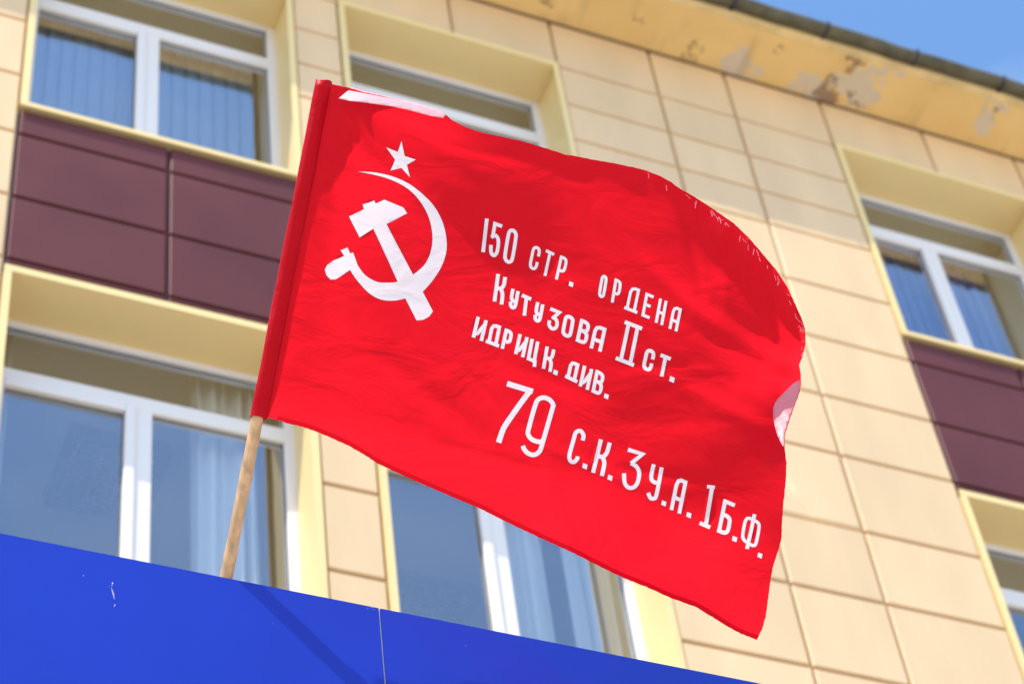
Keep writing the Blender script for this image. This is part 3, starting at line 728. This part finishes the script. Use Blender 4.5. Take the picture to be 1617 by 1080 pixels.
# emblem
def E_(x, y): return (480+x/3.377, 200+y/3.377)
star = [E_(*p) for p in [(520,79),(537,158),(596,177),(549,204),(565,271),(520,221),(462,235),(486,178),(439,112),(500,136)]]
sickle_pts = [E_(*p) for p in [(290,240),(380,246),(470,266),(550,300),(620,350),(690,420),(735,500),(757,580),(760,660),(736,740),(690,815),(633,880),(590,902),(545,915),(480,928),(410,922),(350,890),(300,840),(265,795),(246,764),(205,792),(168,815),(142,816),(120,793),(111,764),(122,740),(160,712),(210,692),(215,690),(195,660),(232,645),(246,676),(262,672),(278,715),(290,745),(330,795),(390,828),(450,832),(500,828),(545,812),(582,790),(640,740),(672,680),(685,610),(680,540),(660,470),(620,400),(570,345),(510,305),(440,275),(360,254)]]
sickle = smooth_path(sickle_pts[:20], False, 4)+[np.array(q) for q in sickle_pts[20:33]]+smooth_path(sickle_pts[33:], False, 4)
hammer = [E_(*p) for p in [(240,480),(320,441),(313,415),(374,395),(383,411),(428,390),(530,432),(550,463),(440,520),(582,790),(633,880),(688,985),(668,1012),(636,1030),(600,1033),(540,915),(500,828),(370,545),(297,592)]]
for nm, pl in (('star', star), ('sickle', sickle), ('hammer', hammer)):
    items.append((nm, [pl], ribbon([np.array(q) for q in pl], 1.8, True)))

# --- triangulate the whole cloth once; every printed shape is cut out of the same sheet
def pip(px, py, poly):
    poly = np.asarray(poly); x0, y0 = poly[:, 0], poly[:, 1]; x1, y1 = np.roll(x0, -1), np.roll(y0, -1)
    ins = np.zeros(px.shape, bool)
    for a, b, c, d in zip(x0, y0, x1, y1):
        if b == d: continue
        cnd = (b > py) != (d > py)
        ins ^= cnd & (px < (c-a)*(py-b)/(d-b)+a)
    return ins
verts, edges = [], []
def add_poly(pl):
    k = len(verts); n = len(pl)
    verts.extend((float(q[0]), float(q[1])) for q in pl); edges.extend((k+i, k+(i+1) % n) for i in range(n))
def dense(pl, st):
    out = []; n = len(pl)
    for i in range(n):
        a, b = np.array(pl[i], float), np.array(pl[(i+1) % n], float); m = max(1, int(np.linalg.norm(b-a)/st))
        out += [a+(b-a)*k/m for k in range(m)]
    return out
rag = [q+np.array([random.uniform(-.35, .35), random.uniform(-.35, .35)]) for q in dense(outline, 4)]
add_poly(rag)
bpath = dense([fly_edge[-1]]+bot_edge, 12)[:-1]
hem_line = smooth_path([np.array(q)+np.array([2.5, -7.0]) for q in [(1202, 1012)]+bot_edge[:-1]], False, 3)
k = len(verts); verts += [(float(q[0]), float(q[1])) for q in hem_line]; edges += [(k+i, k+i+1) for i in range(len(hem_line)-1)]
for nm, polys, eds in items:
    for pl in polys: add_poly(dense(pl, 5))
    for pl in eds: add_poly(pl)
ol = np.array(rag)
gx_, gy_ = np.meshgrid(np.arange(405, 1280, 4.0), np.arange(126, 1016, 4.0))
gx_ = gx_.ravel(); gy_ = gy_.ravel(); ins = pip(gx_, gy_, ol)
jit = np.random.RandomState(3).uniform(-.8, .8, (ins.sum(), 2))
verts += list(map(tuple, (np.stack([gx_[ins], gy_[ins]], 1)+jit).tolist()))
ov, oe, of, *_ = delaunay_2d_cdt([Vector(v) for v in verts], edges, [], 0, 1e-4)
P2 = np.array([(v.x, v.y) for v in ov]); T = np.array([tuple(f) for f in of])
cen = P2[T].mean(1); cx, cy = cen[:, 0], cen[:, 1]
inside = pip(cx, cy, ol); T = T[inside]; cx = cx[inside]; cy = cy[inside]
# consistent winding, facing the viewer
a_ = P2[T[:, 0]]; b_ = P2[T[:, 1]]; c_ = P2[T[:, 2]]
crs = (b_[:, 0]-a_[:, 0])*(c_[:, 1]-a_[:, 1])-(b_[:, 1]-a_[:, 1])*(c_[:, 0]-a_[:, 0])
flip = crs > 0; T[flip] = T[flip][:, [0, 2, 1]]
keep = np.abs(crs) > 1e-5; T = T[keep]; cx = cx[keep]; cy = cy[keep]
own = np.full(len(T), -1)
def mark(polys):
    mk = np.zeros(len(T), bool)
    for pl in polys:
        pl = np.asarray(pl); lo, hi = pl.min(0), pl.max(0)
        s = np.nonzero((cx >= lo[0]) & (cx <= hi[0]) & (cy >= lo[1]) & (cy <= hi[1]))[0]
        if len(s): mk[s] |= pip(cx[s], cy[s], pl)
    return mk
edge_m = np.zeros(len(T), bool)
for i, (nm, polys, eds) in enumerate(items):
    own[(own < 0) & mark(polys)] = i
    edge_m |= mark(eds)
hp = np.array([(q[0], q[1]) for q in hem_line]+[(421, 680), (700, 900), (1195, 1040), (1215, 1030)])
hem_m = (own < 0) & pip(cx, cy, hp)
edge_m &= (own < 0)
P3 = cloth(P2[:, 0], P2[:, 1])
base = tuple(foot+pd*(np.linalg.norm(P0-foot)+.38))
flag = None
def sub_mesh(name, sel, mats, parent, mi=None):
    t = T[sel]; idx, inv = np.unique(t, return_inverse=True); inv = inv.reshape(t.shape)
    vs = P3[idx]
    org = vs.mean(0) if parent is None else np.zeros(3)
    me = mesh(name, vs-org if parent is None else vs, inv, True)
    for mm in mats: me.materials.append(mm)
    if mi is not None: me.polygons.foreach_set('material_index', mi[sel].astype(np.int32))
    o = bpy.data.objects.new(name, me); C.objects.link(o)
    if parent is None: o.location = org
    else: o.parent = parent; o.location = -parent.location
    return o
mi = np.where(edge_m, 1, 0)
flag = sub_mesh('flag', (own < 0) & ~hem_m, [RED, EDGE], None, mi)
tag(flag, 'large red flag with white hammer, sickle, star and Cyrillic lettering flying from wooden pole', 'flag')
sub_mesh('hem', hem_m, [HEM], flag)
for i, (nm, *_r) in enumerate(items):
    s = own == i
    if s.any(): sub_mesh(nm, s, [WHITE], flag)
# sleeve round the pole
s0 = P0+pd*(.3855-.004); s1 = P1+pd*.006
V, Fs = [], []
n_ = 40; nk = 20
ax = np.cross(pd, fwd); ax /= np.linalg.norm(ax)
if ax@rgt < 0: ax = -ax
bx2 = np.cross(ax, pd)
for i in range(n_+1):
    t = i/n_; c = s0+(s1-s0)*t
    for k in range(nk):
        a = 2*math.pi*k/nk; rr = .0172+.0005*math.sin(3*a+i*.3)+.0004*math.sin(i*.7)
        aw = a if a <= math.pi else a-2*math.pi
        if abs(aw) < math.pi/3:                       # the two layers run together where they are stitched
            t_ = 1-abs(aw)/(math.pi/3); cx_, cy_ = .5*(1-t_)+1.35*t_, math.copysign(math.sin(math.pi/3), aw)*(1-t_)
        else: cx_, cy_ = math.cos(aw), math.sin(aw)
        V.append(c+ax*cx_*rr+bx2*cy_*rr+pd*(.004*math.sin(a*2+1) if i == n_ else 0))
for i in range(n_):
    for k in range(nk): Fs.append((i*nk+k, i*nk+(k+1) % nk, (i+1)*nk+(k+1) % nk, (i+1)*nk+k))
Fs.append(tuple(range(n_*nk, (n_+1)*nk)))
slv = bpy.data.objects.new('sleeve', mesh('sleeve', V, Fs, True)); slv.data.materials.append(HEM); C.objects.link(slv); slv.parent = flag; slv.location = -flag.location
# edges of the cloth that flop over, with the sun's glare painted in as pale pink
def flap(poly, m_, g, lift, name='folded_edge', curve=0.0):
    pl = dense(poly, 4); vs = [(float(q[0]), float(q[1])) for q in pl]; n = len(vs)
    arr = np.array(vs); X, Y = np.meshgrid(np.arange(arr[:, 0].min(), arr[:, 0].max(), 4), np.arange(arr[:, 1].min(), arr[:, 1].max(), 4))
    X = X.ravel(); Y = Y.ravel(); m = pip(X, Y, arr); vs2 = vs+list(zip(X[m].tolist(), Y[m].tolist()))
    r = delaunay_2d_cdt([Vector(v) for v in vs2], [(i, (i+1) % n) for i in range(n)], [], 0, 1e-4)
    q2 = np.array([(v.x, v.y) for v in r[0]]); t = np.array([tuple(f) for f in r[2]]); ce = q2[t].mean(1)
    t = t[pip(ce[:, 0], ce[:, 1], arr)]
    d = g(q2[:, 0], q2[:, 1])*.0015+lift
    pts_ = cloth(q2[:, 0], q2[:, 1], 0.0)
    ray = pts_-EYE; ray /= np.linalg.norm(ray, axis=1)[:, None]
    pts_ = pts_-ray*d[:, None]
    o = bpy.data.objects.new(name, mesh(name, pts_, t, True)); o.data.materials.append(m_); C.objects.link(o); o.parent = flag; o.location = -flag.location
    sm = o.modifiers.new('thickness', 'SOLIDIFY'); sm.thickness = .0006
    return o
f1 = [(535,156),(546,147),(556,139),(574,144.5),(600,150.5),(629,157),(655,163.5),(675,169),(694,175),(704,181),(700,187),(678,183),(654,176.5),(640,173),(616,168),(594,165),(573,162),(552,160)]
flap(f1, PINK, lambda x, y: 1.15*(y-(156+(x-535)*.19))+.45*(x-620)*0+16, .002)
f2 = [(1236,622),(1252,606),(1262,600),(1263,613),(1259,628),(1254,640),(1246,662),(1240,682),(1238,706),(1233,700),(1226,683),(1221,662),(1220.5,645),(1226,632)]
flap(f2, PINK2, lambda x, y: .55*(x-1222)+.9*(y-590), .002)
# loose stitches along the curled edge
V, Fs = [], []
path = smooth_path(top_edge[24:]+fly_edge[:2], False, 6)
for i in range(46):
    p = path[random.randrange(len(path))]; nx_, ny_ = -.62, .78
    o_ = random.uniform(3, 9); L_ = random.uniform(3, 11); a = random.gauss(0, .5)
    p0 = np.array([p[0]+nx_*o_, p[1]+ny_*o_]); d = np.array([math.cos(1.2+a), math.sin(1.2+a)])*L_
    qs = [p0, p0+d*.5+np.array([random.uniform(-1, 1), 0]), p0+d]
    if not all(pip(np.array([q[0]]), np.array([q[1]]), ol)[0] for q in qs): continue
    pts_ = [cloth(np.array(q[0]), np.array(q[1]), .0015) for q in qs]
    v, f = tube_data(pts_, .0007, 5); kk = len(V); V += v; Fs += [tuple(j+kk for j in g_) for g_ in f]
st = bpy.data.objects.new('stitching', mesh('stitching', V, Fs)); st.data.materials.append(THREAD); C.objects.link(st); st.parent = flag; st.location = -flag.location; st['kind'] = 'stuff'
